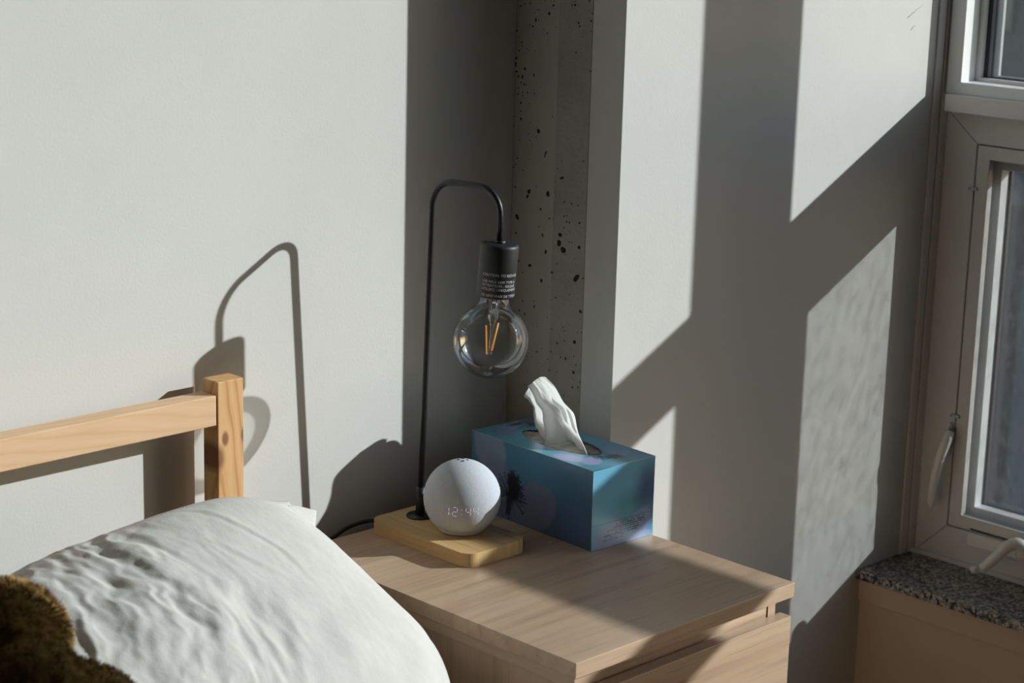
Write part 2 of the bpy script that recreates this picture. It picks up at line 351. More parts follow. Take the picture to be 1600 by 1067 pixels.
# lower casement: outer frame with mitred corners, inner screen frame, sash behind
frame('outer_frame', 1.225, 1.285, -.030, .3665, -.2448, ZT0, .058, .0590, .0585, .0490, 'vinyl', w1)
miter = [((1.2247, .3655, .5015), (1.2247, .3085, .4545)), ((1.2247, .3655, -.2440), (1.2247, .3085, -.1872))]
for p, q in miter: tube('miter_joint', [p, q], .0004, 'gasket', w1, 6)
frame('sash_gap', 1.233, 1.262, .029, .3066, -.185, .4525, .0035, .0035, .0035, .0035, 'dark_gap', w1, 0)
frame('screen_frame', 1.2262, 1.240, .0300, .3058, -.1842, .4512, .020, .0232, .0220, .0212, 'vinyl', w1)
frame('sash_frame', 1.252, 1.276, .0285, .3080, -.1860, .4530, .0370, .0335, .0345, .0400, 'vinyl_white', w1)
frame('glazing_bead', 1.2762, 1.284, .0300, .3060, -.1850, .4520, .0385, .0350, .0350, .0420, 'gasket', w1, 0)
box('pane', 1.2795, 1.2815, .06, .280, -.150, .413, 'dusty_glass', w1)
# insect screen of real wires
bm = bmesh.new(); t_ = .00012
for k in range(int(.2345 / .0015)):
    y = .0495 + k * .0015; add_box(bm, 1.2349, 1.2352, y, y + 2 * t_, -.1625, .4305)
for k in range(int(.592 / .0015)):
    z = -.1622 + k * .0015; add_box(bm, 1.2346, 1.2349, .0495, .2832, z, z + 2 * t_)
scr = from_bm('insect_screen', bm, 'screen_wire', w1); scr['kind'] = 'stuff'
for yc, zc in ((.3080, .3808), (.3080, .0032)):
    bm = bmesh.new(); add_box(bm, 1.2215, 1.2262, yc - .0085, yc + .0075, zc - .0028, zc + .0028, .001); c = from_bm('screen_clip', bm, 'clear_plastic', w1)
    tube('screw', [(1.2218, yc + .005, zc), (1.2205, yc + .005, zc)], .0016, 'wire_steel', c, 10)
# transom
box('transom', 1.195, 1.28, -.03, .3540, ZT0, ZT1, 'vinyl', w1, .0015)
# upper fixed light
frame('fixed_frame', 1.210, 1.285, -.030, .3630, ZT1, 1.62, .050, .0262, .0190, .05, 'vinyl_white', w1)
frame('fixed_stop', 1.250, 1.262, .020, .3370, .5485, 1.57, .006, .0085, .006, .006, 'vinyl', w1)
frame('fixed_bead', 1.262, 1.270, .020, .3370, .5485, 1.57, .009, .0140, .008, .008, 'gasket', w1)
frame('inner_bead', 1.2640, 1.2655, .020, .3370, .5485, 1.57, .009, .0200, .008, .008, 'vinyl_grey', w1, 0)
frame('outer_sash', 1.270, 1.278, .020, .3370, .5485, 1.57, .010, .030, .010, .010, 'vinyl_grey', w1)
box('pane', 1.2660, 1.2680, .025, .333, .553, 1.57, 'pane_glass', w1)
# lock lever
lk = tube('lock_handle', bez([(1.2120, .3060, -.020), (1.205, .3075, -.036), (1.199, .3120, -.062), (1.198, .3190, -.098), (1.201, .3245, -.135), (1.204, .3262, -.1585)], 30), np.concatenate([np.linspace(.0070, .0086, 6), np.linspace(.0086, .0070, 20), [.0062, .0048, .0028, .0010]])[:len(bez([(0, 0, 0)] * 6, 30))], 'hardware_white', w1, 14)
box('lock_plate', 1.216, 1.2252, .2995 + .010, .3125 + .003, -.064, -.008, 'hardware_white', lk, .004, 3)
# crank
cp = box('crank_cover', 1.214, 1.226, .110, .2600, -.2060, -.1830, 'hardware_white', w1, .003, 3)
box('crank_slot', 1.2245, 1.2262, .15, .262, -.1815, -.1795, 'dark_gap', w1)
lathe('crank_boss', [(0, -.009), (.010, -.009), (.0115, -.004), (.0115, .010), (.009, .014), (0, .0145)], 'hardware_white', cp, 24, (1.205, .1500, -.187))
cr = tube('crank_handle', bez([(1.203, .1500, -.178), (1.196, .1560, -.172), (1.186, .1680, -.178), (1.178, .1810, -.196), (1.170, .1930, -.2125), (1.166, .1990, -.2185)], 30), [.0105] * 6 + list(np.linspace(.0105, .0078, 24)), 'hardware_white', w1, 16)
lathe('knob', [(0, -.0075), (.0050, -.0055), (.0075, 0), (.0050, .0055), (0, .0075)], 'hardware_white', cr, 20, (1.157, .2060, -.2200))
# granite sill shared by both windows
sill = box('window_sill', 1.0675, 1.225, YN + .2, .3716, -.2605, -.2450, 'granite', w1, .0012)
box('sill_caulk', 1.2120, 1.2262, -.03, .3700, -.2452, -.2385, 'vinyl', w1, .002)
adopt(w1)
# ================================================================ WINDOW 2 (out of frame, lets the sun in)
w2 = struct(empty('window_2', (1.22, -.6, -.245)))
frame('outer_frame', 1.225, 1.285, Y2 - .06, -.030, -.2448, ZT0, .060, .0925, .0750, .0350, 'vinyl', w2)
box('pane', 1.2555, 1.2575, Y2 - .01, -.115, -.175, .470, 'pane_glass', w2)
box('transom', 1.195, 1.285, Y2 - .06, -.03, ZT0, ZT1, 'vinyl', w2, .0015)
frame('fixed_frame', 1.210, 1.285, Y2 - .06, -.030, ZT1, 1.62, .060, .0620, .0190, .05, 'vinyl_white', w2)
box('pane', 1.2665, 1.2685, Y2 - .01, -.085, .545, 1.58, 'pane_glass', w2)
adopt(w2)
# ================================================================ OUTSIDE
bd = box('building', 7.0, 12.0, 1.6, 16.0, -9.0, 7.0, 'cladding'); tag(bd, 'dark mottled neighbouring building seen dimly through the window panes', 'building')
for k in range(14):
    y = 2.0 + k * .9
    for z0 in (-5.2, -2.55, .1, 2.75): box('window', 6.97, 7.01, y, y + .52, z0, z0 + 1.7, 'outside_window', bd, .01)
for z0 in (-6.0, -3.35, -.70, 1.95): box('ledge', 6.88, 7.02, 1.6, 16, z0, z0 + .22, 'outside_pale', bd, .01)
for k in range(16): box('pilaster', 6.93, 7.02, 1.68 + k * .9, 1.80 + k * .9, -9, 7, 'outside_pale', bd, .01)
gd = struct(box('ground', -20, 60, -60, 60, -9.3, -9.0, 'outside_ground'))

# ================================================================ BEDSIDE CABINET
ns = empty('bedside_cabinet', (.2, .25, ZF)); tag(ns, 'light oak bedside cabinet with overhanging top beside the bed', 'cabinet')
box('top', 0, .40, 0, .503, -.0192, 0, 'oak_x', ns, .0007)
box('side_panel', .0065, .0225, .021, .498, ZF, -.0192, 'oak_z', ns, .0005); box('side_panel', .3755, .3905, .021, .498, ZF, -.0192, 'oak_z', ns, .0005)
box('side_rail', .0025, .0065, .004, .500, -.0345, -.0192, 'oak_y', ns, .0004)
box('back_panel', .0225, .3755, .488, .496, ZF + .03, -.0192, 'oak_x', ns)
box('top_rail', .0225, .3755, .0225, .040, -.060, -.0192, 'oak_x', ns, .0004); box('plinth', .0225, .3755, .03, .045, ZF, ZF + .045, 'oak_x', ns)
for z0, z1 in ((-.268, -.0445), (-.502, -.276)):
    dr = empty('drawer', (0, 0, 0)); dr.parent = ns
    box('front', .0025, .3975, .0008, .0185, z0, z1, 'oak_x', dr, .0007)
    bm = bmesh.new()
    for bx in ((.03, .042, .0185, .46, z0 + .03, z1 - .05), (.358, .370, .0185, .46, z0 + .03, z1 - .05), (.042, .358, .449, .46, z0 + .03, z1 - .05), (.042, .358, .0185, .449, z0 + .03, z0 + .036)): add_box(bm, *bx)
    from_bm('drawer_box', bm, 'oak_y', dr)
adopt(ns)

# ================================================================ LAMP
lamp = empty('table_lamp', (.172, .395, 0)); tag(lamp, 'black wire table lamp with bare globe bulb on a square wooden base', 'lamp')
prism('base', rrect(.1185, .2255, .3020, .4960, .0170, 10), .0002, .0187, 'lamp_wood', lamp, .0018)
lathe('pole_flange', [(0, 0), (.0185, 0), (.0185, .0015), (.0172, .0026), (0, .0028)], 'black_metal', lamp, 48, (.1770, .4590, .0187))
Pb = np.array([.1770, .4592, .0215]); Pt = np.array([.1745, .4440, .4350])
SK = np.array([.1925, .3349, 0.]); Cn = np.array([.1755, .4400, .4660]); Cf = np.array([.1920, .3375, .4655])
hd = (Cf - Cn); hd[2] = 0; hd /= np.linalg.norm(hd); Zt = .4765; R_ = .033; path = [Pb, Pb + (Pt - Pb) * .5, Pt]
top0 = np.array([.1742, .4418, Zt - R_]); path = [Pb, Pb * .5 + top0 * .5]
for t in np.linspace(0, math.pi / 2, 12): path.append(top0 + hd * (R_ - R_ * math.cos(t)) + np.array([0, 0, R_ * math.sin(t)]))
end = np.array([.1922, .3352, Zt - R_]); c2 = end - hd * R_
for t in np.linspace(math.pi / 2, 0, 12): path.append(c2 + hd * R_ * math.cos(t) + np.array([0, 0, R_ * math.sin(t)]))
path.append(np.array([.1922, .3350, .4060]))
tube('pole', path, .0041, 'black_metal', lamp, 20)
tube('pole_collar', [(.1770, .4592, .0187), (.1768, .4583, .060)], .0062, 'black_metal', lamp, 20)
SX, SY, ST, SB, SR = .1925, .3349, .4085, .3400, .0246
sock = lathe('socket', [(0, 0), (SR - .004, 0), (SR - .0015, -.0008), (SR - .0003, -.0025), (SR, -.005), (SR - .0002, -(ST - SB) + .002), (SR - .0015, -(ST - SB)), (SR - .004, -(ST - SB)), (0, -(ST - SB) + .002)], 'black_socket', lamp, 64, (SX, SY, ST))
tube('cord_grip', [(SX, SY, ST - .001), (SX, SY, ST + .003)], .0072, 'black_metal', sock, 20)
# warning print wrapped round the socket
vA, fA = [], []
ang0 = math.radians(180)
lines = (('CAUTION: TO REDUCE', .3695, .0048), ('USE MAX 60W TYPE A', .3610, .0048), ('ATTENTION - RISQUE', .3560, .0048), ('UTILISEZ UNIQUEMENT', .3510, .0048), ('DE 60W MAX DE TYPE A', .3430, .0048))
for body, zc, sz in lines:
    v, fc = text_mesh(body, sz); o_ = len(vA)
    for x, y, z in v:
        aa = ang0 + x / SR; vA.append((SX + (SR + .00012) * math.cos(aa), SY + (SR + .00012) * math.sin(aa), zc + y))
    fA += [tuple(i + o_ for i in q) for q in fc]
me = bpy.data.meshes.new('warning_print'); me.from_pydata(vA, [], fA); prn = put('warning_print', me, 'print_white', sock); prn['label'] = 'small white warning text printed on black socket'
# bulb
BZ, BR = .2815, .0485
prof = [(.0185, .3430 - BZ)]
prof += [(0, 0), (0, 0), (0, 0)]
for t in np.linspace(math.radians(52), math.radians(-90), 40): prof.append((BR * math.cos(t), BR * math.sin(t)))
prof[1:4] = [(.0190, .0520), (.0200, .0480), (.0235, .0430)]
bulb = lathe('bulb', prof, 'bulb_glass', lamp, 96, (SX, SY, BZ))
stem = lathe('glass_stem', [(.0068, .056), (.0068, .034), (.0062, .029), (.0040, .0245), (.0024, .019), (.0018, .010), (.0018, -.018), (0, -.020)], 'bulb_glass', bulb, 24, (SX, SY, BZ))
tube('lead_wire', [(SX - .0022, SY + .0022, BZ + .055), (SX - .0018, SY + .0018, BZ + .022)], .00045, 'wire_steel', bulb, 8); tube('lead_wire', [(SX + .0022, SY - .0022, BZ + .055), (SX + .0018, SY - .0018, BZ + .022)], .00045, 'wire_steel', bulb, 8)
for (ax, bx) in ((-.0075, -.0035), (-.0015, .0005), (.0075, .0025)):
    px = .7071
    fl = tube('filament', [(SX + ax * px, SY - ax * px, BZ + (.0235 if ax > 0 else .019)), (SX + bx * px, SY - bx * px, BZ - (.0135 if ax > 0 else .0185))], .00105 if ax != -.0015 else .0004, 'filament' if ax != -.0015 else 'wire_steel', bulb, 10)
tube('filament_clip', [(SX - .0040 * .7, SY + .0040 * .7, BZ - .0185), (SX + .0030 * .7, SY - .0030 * .7, BZ - .0165)], .0007, 'wire_steel', bulb, 8)
hang = Matrix.Translation((SX, SY, ST)) @ Matrix.Rotation(math.radians(-3.9), 4, Vector((-f.x, -f.y, 0))) @ Matrix.Translation((-SX, -SY, -ST))
for o in [sock, bulb] + list(sock.children) + list(bulb.children): o.data.transform(hang)
tube('power_cable', bez([(.150, .4950, .0080), (.140, .512, .0070), (.122, .524, .0030), (.098, .531, -.006), (.06, .534, -.030), (.02, .533, -.10), (.01, .53, -.30), (.01, .52, -.545)], 60), .0028, 'black_metal', lamp, 12)
adopt(lamp)

# ================================================================ SMART SPEAKER
SC = Vector((.1815, .3826, .0633)); sr = .0508
sp = empty('smart_speaker', (SC.x, SC.y, .0187)); tag(sp, 'round light grey fabric speaker with clock digits on the lamp base', 'speaker')
prof = [(0, sr)]
for t in np.linspace(math.radians(88), math.radians(-50), 70): prof.append((sr * math.cos(t), sr * math.sin(t)))
zb = sr * math.sin(math.radians(-50)); rb = sr * math.cos(math.radians(-50)); prof += [(rb - .001, zb - .0006)]
shell = lathe('fabric_shell', prof, 'speaker_fabric', sp, 128, SC)
lathe('base_ring', [(rb - .002, zb), (rb - .0005, zb - .0008), (rb - .0022, zb - .0038), (rb - .005, .0189 - SC.z), (0, .0189 - SC.z)], 'speaker_base', sp, 96, SC)
# buttons on the crown
for k, (dx, dy, rr) in enumerate(((-.0030, .0052, .0018), (.0052, -.0030, .0018), (-.0030, -.0030, .0022), (.0050, .0050, .0018))):
    zz = math.sqrt(sr * sr - dx * dx - dy * dy); lathe('button', [(rr * .55, 0), (rr, 0), (rr, .0006), (rr * .55, .0006), (rr * .55, 0)], 'speaker_button', sp, 20, (SC.x + dx, SC.y + dy, SC.z + zz - .0001))
# seven-segment 12:44 as faint lit strokes on the fabric, facing the room
fdir = (Vector(( -1.56949, -1.45778, 0)) - Vector((SC.x, SC.y, 0))).normalized(); fdir = Matrix.Rotation(math.radians(0), 3, 'Z') @ fdir; rdir = Vector((0, 0, 1)).cross(fdir)
SEG = {'1': 'bc', '2': 'abged', '4': 'fgbc'}; hw, hh_ = .0030, .0060
segs = {'a': ((-hw, hh_), (hw, hh_)), 'g': ((-hw, 0), (hw, 0)), 'd': ((-hw, -hh_), (hw, -hh_)), 'f': ((-hw, hh_), (-hw, 0)), 'b': ((hw, hh_), (hw, 0)), 'e': ((-hw, 0), (-hw, -hh_)), 'c': ((hw, 0), (hw, -hh_))}
def onball(X, Y):
    Z = math.sqrt(max(0, (sr + .00015) ** 2 - X * X - Y * Y)); return SC + rdir * X + Vector((0, 0, 1)) * Y + fdir * Z
vs_, fs_ = [], []
def stroke(x0, y0, x1, y1, wd=.00055):
    L = math.hypot(x1 - x0, y1 - y0); dx, dy = (x1 - x0) / L, (y1 - y0) / L; o_ = len(vs_)
    for i in range(5):
        t = i / 4
        for s_ in (-1, 1): vs_.append(onball(x0 + dx * L * t - dy * wd * s_, y0 + dy * L * t + dx * wd * s_))
    for i in range(4): fs_.append((o_ + 2 * i, o_ + 2 * i + 1, o_ + 2 * i + 3, o_ + 2 * i + 2))
yoff = -.0040
for ch, xo in (('1', -.0198), ('2', -.0088), ('4', .0082), ('4', .0180)):
    for s_ in SEG[ch]:
        (x0, y0), (x1, y1) = segs[s_]; e = .16; stroke(xo + x0 + (x1 - x0) * e, yoff + y0 + (y1 - y0) * e, xo + x1 - (x1 - x0) * e, yoff + y1 - (y1 - y0) * e)
for yy in (.003, -.003): stroke(-.0004, yoff + yy - .0005, -.0004, yoff + yy + .0005)
me = bpy.data.meshes.new('clock_digits'); me.from_pydata([tuple(v) for v in vs_], [], fs_); put('clock_digits', me, 'led', sp)['label'] = 'faint lit clock digits reading 12:44'
adopt(sp)

# ================================================================ TISSUE BOX
th = math.radians(-2.5); TO = Vector((.2869, .2474, 0)); TM = Matrix.Translation(TO) @ Matrix.Rotation(th, 4, 'Z')
tb = empty('tissue_box', TO); tb.rotation_euler = (0, 0, th); tag(tb, 'blue cardboard tissue box printed with purple flowers', 'box')
BW, BL, BH = .1150, .2400, .1098
def sm(e0, e1, x): t = np.clip((x - e0) / (e1 - e0), 0, 1); return t * t * (3 - 2 * t)
def blend(c, col, k): return c * (1 - k[..., None]) + np.array(col) * k[..., None]
def petal(c, A, B, cx, cy, ra, rb_, rot, col, k=.85, soft=.25, warp=.15):
    ca, sa = math.cos(rot), math.sin(rot); x = (A - cx) * ca + (B - cy) * sa; y = -(A - cx) * sa + (B - cy) * ca
    wv = (fbm(A * 28 + cx * 50, B * 28, 2) - .37) * warp * 3
    d = np.sqrt((x / ra) ** 2 + (y / rb_) ** 2) + wv
    m_ = 1 - sm(1 - soft, 1.0, d); vein = .85 + .3 * fbm(np.arctan2(y, x + ra) * 9 + 3, d * 2)
    return blend(c, np.array(col), m_ * k * np.clip(vein, 0, 1))
def stamens(c, A, B, cx, cy, n, L, seed, a0=0, a1=6.283, wd=.0007, dot=.0014, sx=1, sy=1, col=(.012, .012, .025)):
    rs = np.random.RandomState(seed)
    for i in range(n):
        t = a0 + (a1 - a0) * (i + rs.rand() * .8) / n; L_ = L * (.6 + .4 * rs.rand()); ex_, ey_ = cx + math.cos(t) * L_ * sx, cy + math.sin(t) * L_ * sy
        dx, dy = ex_ - cx, ey_ - cy; q = np.clip(((A - cx) * dx + (B - cy) * dy) / (dx * dx + dy * dy), 0, 1)
        bow = np.sin(q * 3.14) * .002 * (rs.rand() - .5); d = np.hypot(A - cx - q * dx - bow * dy * 30, B - cy - q * dy + bow * dx * 30)
        c = blend(c, col, (1 - sm(wd * .5, wd * 1.3, d)) * .8)
        c = blend(c, col, (1 - sm(dot * .6, dot * 1.2, np.hypot(A - ex_, B - ey_))) * .9)
    return c
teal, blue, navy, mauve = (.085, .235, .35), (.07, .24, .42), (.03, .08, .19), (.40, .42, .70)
def art_side(A, B):
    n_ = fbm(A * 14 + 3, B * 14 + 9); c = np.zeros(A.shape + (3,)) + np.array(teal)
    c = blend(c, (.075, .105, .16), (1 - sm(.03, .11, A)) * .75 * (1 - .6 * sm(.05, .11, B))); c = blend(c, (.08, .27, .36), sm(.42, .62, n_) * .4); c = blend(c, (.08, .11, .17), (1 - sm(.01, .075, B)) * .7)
    c = blend(c, (.05, .16, .34), (1 - sm(.01, .05, np.hypot(A - .03, B - .05))) * .4)
    c = petal(c, A, B, .203, .094, .052, .034, 1.25, (.30, .36, .50), .75); c = petal(c, A, B, .180, .055, .040, .030, .5, (.24, .24, .40), .6)
    c = petal(c, A, B, .108, .030, .047, .036, -.55, (.19, .20, .28), .8, .14); c = petal(c, A, B, .035, .03, .04, .05, .3, (.09, .15, .30), .55, .6)
    c = petal(c, A, B, .185, .004, .05, .018, 0, (.16, .18, .30), .6)
    c = blend(c, (.010, .010, .02), (1 - sm(.7, 1.1, np.sqrt(((A - .1530) / .014) ** 2 + ((B - .052) / .021) ** 2) + (fbm(A * 300, B * 300) - .47))) * .92)
    c = blend(c, (.010, .010, .02), (1 - sm(.6, 1.1, np.sqrt(((A - .1600 + (B - .03) * .1) / .007) ** 2 + ((B - .024) / .026) ** 2) + (fbm(A * 300, B * 300) - .47))) * .9)
    c = stamens(c, A, B, .1600, .036, 26, .036, 3, -.45, 3.5); c = stamens(c, A, B, .1570, .036, 16, .032, 5, 2.2, 3.9)
    return c
def art_top(A, B):          # A across (x), B along (y)
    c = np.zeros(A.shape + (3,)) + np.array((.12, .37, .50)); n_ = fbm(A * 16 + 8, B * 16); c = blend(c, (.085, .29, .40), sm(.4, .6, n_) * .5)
    c = petal(c, A, B, .018, .062, .016, .032, .25, mauve, .8); c = petal(c, A, B, .030, .036, .022, .016, .7, mauve, .85); c = petal(c, A, B, .092, .050, .020, .03, -.5, (.24, .36, .60), .7)
    c = petal(c, A, B, .060, .222, .040, .013, .3, mauve, .8); c = petal(c, A, B, .095, .215, .02, .024, .2, (.26, .26, .46), .8); c = petal(c, A, B, .03, .205, .018, .022, -.3, (.2, .22, .42), .6)
    c = blend(c, (.03, .03, .05), (1 - sm(.5, 1.1, np.sqrt(((A - .068) / .016) ** 2 + ((B - .032) / .011) ** 2) + (fbm(A * 200, B * 200) - .47))) * .8)
    c = stamens(c, A, B, .055, .042, 14, .018, 11, 1.2, 5.2)
    c = blend(c, (.02, .02, .035), (1 - sm(.5, 1.1, np.sqrt(((A - .066) / .018) ** 2 + ((B - .226) / .006) ** 2) + (fbm(A * 200, B * 200) - .47))) * .85)
    c = stamens(c, A, B, .083, .213, 13, .017, 12, -2.5, 1.5); return c
def art_end(A, B):
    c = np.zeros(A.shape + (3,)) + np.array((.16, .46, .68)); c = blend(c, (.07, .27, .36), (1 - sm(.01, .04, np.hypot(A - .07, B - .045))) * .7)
    c = blend(c, (.03, .07, .20), (1 - sm(.012, .05, np.hypot((A - .105) * 1.3, (B - .055) * .7))) * .9)
    c = petal(c, A, B, .032, .010, .034, .026, .5, (.33, .38, .62), .85, .25); c = petal(c, A, B, .090, .022, .03, .022, .6, (.28, .34, .58), .7, .3); c = petal(c, A, B, .07, .0, .05, .014, 0, (.36, .44, .66), .7)
    c = blend(c, (.22, .42, .60), (1 - sm(.003, .022, np.abs(B - .034 - (A - .02) * .05))) * .28)
    c = blend(c, (.04, .09, .15), (np.abs(B - .0335 + .004 * A) < .0005).astype(float) * .55)
    rs = np.random.RandomState(4)                      # illegible block of small dark print
    for i, (a0_, a1_) in enumerate(((.052, .098), (.046, .098), (.040, .100), (.028, .088), (.044, .090), (.022, .085), (.034, .062), (.020, .060))):
        bb = .0305 - i * .0030 ; dash = (vnoise(A * 900 + i * 40, A * 0 + i * 7.3) > .36); c = blend(c, (.05, .06, .09), ((np.abs(B - bb) < .00085) & (A > a0_) & (A < a1_) & dash).astype(float) * (.85 if i % 3 else .6))
    return c
def panel(name, Pf, na, nb, La, Lb, art, hole=None):
    A, B = np.meshgrid(np.linspace(0, La, na), np.linspace(0, Lb, nb)); keep = None
    if hole is not None:
        hx, hy, ra, rb_ = hole; d = np.sqrt(((A - hx) / ra) ** 2 + ((B - hy) / rb_) ** 2); cell = max(La / na, Lb / nb) / min(ra, rb_) * 1.0
        near = (d < 1 + cell * .0) ; ring = (d >= 1) & (d < 1 + cell * 1.1)
        A = np.where(ring, hx + (A - hx) / np.maximum(d, 1e-6), A); B = np.where(ring, hy + (B - hy) / np.maximum(d, 1e-6), B); keep = ~near
    C_ = art(A, B); P_ = Pf(A, B); me = bpy.data.meshes.new(name); idx = np.arange(na * nb).reshape(nb, na)
    q = np.stack([idx[:-1, :-1], idx[:-1, 1:], idx[1:, 1:], idx[1:, :-1]], -1).reshape(-1, 4)
    if keep is not None: k_ = keep.reshape(-1)[q].all(1); q = q[k_]
    me.from_pydata(P_.reshape(-1, 3).tolist(), [], q.tolist())
    ca = me.color_attributes.new('print', 'FLOAT_COLOR', 'POINT'); rgba = np.ones((na * nb, 4), np.float32); rgba[:, :3] = np.clip(C_.reshape(-1, 3), 0, 1); ca.data.foreach_set('color', rgba.ravel())
    return put(name, me, 'carton', tb)
Z0 = .0004
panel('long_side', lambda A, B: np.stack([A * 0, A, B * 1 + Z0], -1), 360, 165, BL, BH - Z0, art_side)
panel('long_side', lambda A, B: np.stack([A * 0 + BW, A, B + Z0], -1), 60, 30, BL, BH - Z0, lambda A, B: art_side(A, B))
panel('end_panel', lambda A, B: np.stack([A, A * 0 + .0012 * np.sin(np.clip((B / .034), 0, 1) * 1.57) - .0012, B + Z0], -1), 200, 180, BW, BH - Z0, art_end)
panel('end_panel', lambda A, B: np.stack([A, A * 0 + BL, B + Z0], -1), 30, 30, BW, BH - Z0, lambda A, B: art_top(A, B))
panel('top_panel', lambda A, B: np.stack([A, B, A * 0 + BH], -1), 180, 330, BW, BL, art_top, (.0575, .1215, .0290, .0730))
# worn pale paper along the folded edges
for a_, b_ in (((0, 0, BH), (BW, 0, BH)), ((0, 0, BH), (0, BL, BH)), ((0, 0, Z0), (0, 0, BH))):
    o = tube('folded_edge', [a_, b_], .00042, 'carton_edge' if 'carton_edge' in M else plain('carton_edge', (.30, .50, .60), .3), tb, 8)
bm = bmesh.new(); add_box(bm, .0008, BW - .0008, .0010, BL - .0008, Z0, BH - .0140); from_bm('inner_liner', bm, 'carton_inside', tb)
# plastic film under the slot
A, B = np.meshgrid(np.linspace(.022, .093, 50), np.linspace(.040, .203, 90))
Zf = BH - .0010 - .006 * (1 - ((A - .0575) / .036) ** 2).clip(0, 1) * (1 - ((B - .1215) / .082) ** 2).clip(0, 1) + .0022 * (fbm(A * 150, B * 60) - .47)
grid_mesh('film', np.stack([A, B, np.minimum(Zf, BH - .0006)], -1), 'film', tb)
# tissue: a folded sheet pulled up through the slot (its own thing)
LP = bez([(.372, .4360, .1000), (.373, .4395, .112), (.3735, .4445, .1290), (.3700, .4420, .1400), (.3660, .4470, .1490), (.3615, .4460, .1570)], 60)
RP = bez([(.350, .3085, .1000), (.350, .3130, .1060), (.351, .3195, .1150), (.351, .3340, .1350), (.357, .3480, .1540), (.351, .3610, .1680), (.345, .3710, .1850), (.3515, .3960, .1915)], 60)
nv, nu = 100, 120
LP = np.array([np.interp(np.linspace(0, 1, nv), np.linspace(0, 1, len(LP)), LP[:, k]) for k in range(3)]).T; RP = np.array([np.interp(np.linspace(0, 1, nv), np.linspace(0, 1, len(RP)), RP[:, k]) for k in range(3)]).T
U = np.linspace(0, 1, nu)[None, :]; V = np.linspace(0, 1, nv)[:, None]
P_ = LP[:, None] * (1 - U[..., None]) + RP[:, None] * U[..., None]
P_[..., 2] += .0125 * np.sin(np.pi * U) ** .8 * sm(.72, 1.0, V)
cr_ = .30 + .04 * np.sin(V * 4)
rid = np.exp(-((U - cr_) / .045) ** 2); bowl = np.exp(-((U - .60) / .20) ** 2)
curl = sm(.90, 1.0, U); d2 = U - (.74 - .22 * V); r2 = np.exp(-(d2 / .022) ** 2) * sm(.35, .5, V) * (1 - sm(.68, .8, V)); r3 = np.exp(-((U - (.84 - .5 * (V - .5))) / .020) ** 2) * sm(.3, .45, V) * (1 - sm(.55, .7, V))
off = -.018 * np.exp(-((U - .30) / .16) ** 2) * (1 - V) ** 1.6 - .0145 * rid * (1 - .35 * V) + .0135 * bowl * (1 - .75 * sm(.55, .95, V)) - .007 * r2 - .006 * r3 - .006 * curl + .003 * np.sin(U * 21 + 2 + V * 3) * (1 - V) ** 1.5 + .0045 * (fbm(U * 5 + V, V * 4) - .47) + .0016 * (fbm(U * 22 + V * 9, V * 10) - .47)
off = off * sm(0, .05, U)
P_[..., 0] += off; P_[..., 1] += off * .35
lip = sm(.80, 1.0, V) * (1 - U) * .006; P_[..., 0] -= lip
P_[..., 2] = np.maximum(P_[..., 2], .1012)
# swing into the box's frame so it follows the slot
ts = grid_mesh('tissue', P_, 'tissue'); tag(ts, 'white tissue standing up out of the blue box slot', 'tissue')
# paper crumb
bm = bmesh.new(); bmesh.ops.create_icosphere(bm, subdivisions=2, radius=.0026)
for v in bm.verts: v.co = Vector((v.co.x * random.uniform(.4, 1.3), v.co.y * random.uniform(.4, 1.3), max(0, v.co.z * random.uniform(.3, 1.4) + .0018)))
for v in bm.verts: v.co += Vector((.2705, .3040, .0001))
tag(from_bm('crumb', bm, 'tissue'), 'tiny white paper crumb on cabinet beside the blue tissue box', 'crumb')

# ================================================================ BED
bed = empty('bed', (-.7, -.5, ZF)); tag(bed, 'pine bed with square headboard posts and plain rail', 'bed')
def post(x0):
    p = box('headboard_post', x0, x0 + .0388, .4935, .5240, ZF, .2475, 'pine_post', bed, .0012); return p
post(-.1290); post(-1.30)
box('headboard_rail', -1.262, -.1300, .4950, .5235, .1925, .2310, 'pine_rail', bed, .0016, 3)
box('headboard_rail', -1.262, -.1300, .4950, .5235, -.06, -.02, 'pine_rail', bed, .0016, 3)
box('side_rail', -.120, -.0905, -1.45, .4935, -.34, -.22, 'pine_rail', bed, .002); box('side_rail', -1.30, -1.27, -1.45, .4935, -.34, -.22, 'pine_rail', bed, .002)
box('footboard_rail', -1.30, -.0905, -1.48, -1.45, -.34, -.22, 'pine_rail', bed, .002)
for x0 in (-.129, -1.30): box('foot_post', x0, x0 + .0388, -1.50, -1.45, ZF, -.19, 'pine_rail', bed, .002)
adopt(bed)
mt = box('mattress', -1.265, -.125, -1.44, .4880, -.335, -.150, 'mattress_sheet', None, .03, 5); tag(mt, 'grey sheeted mattress lying under the pillow on the pine bed', 'mattress')

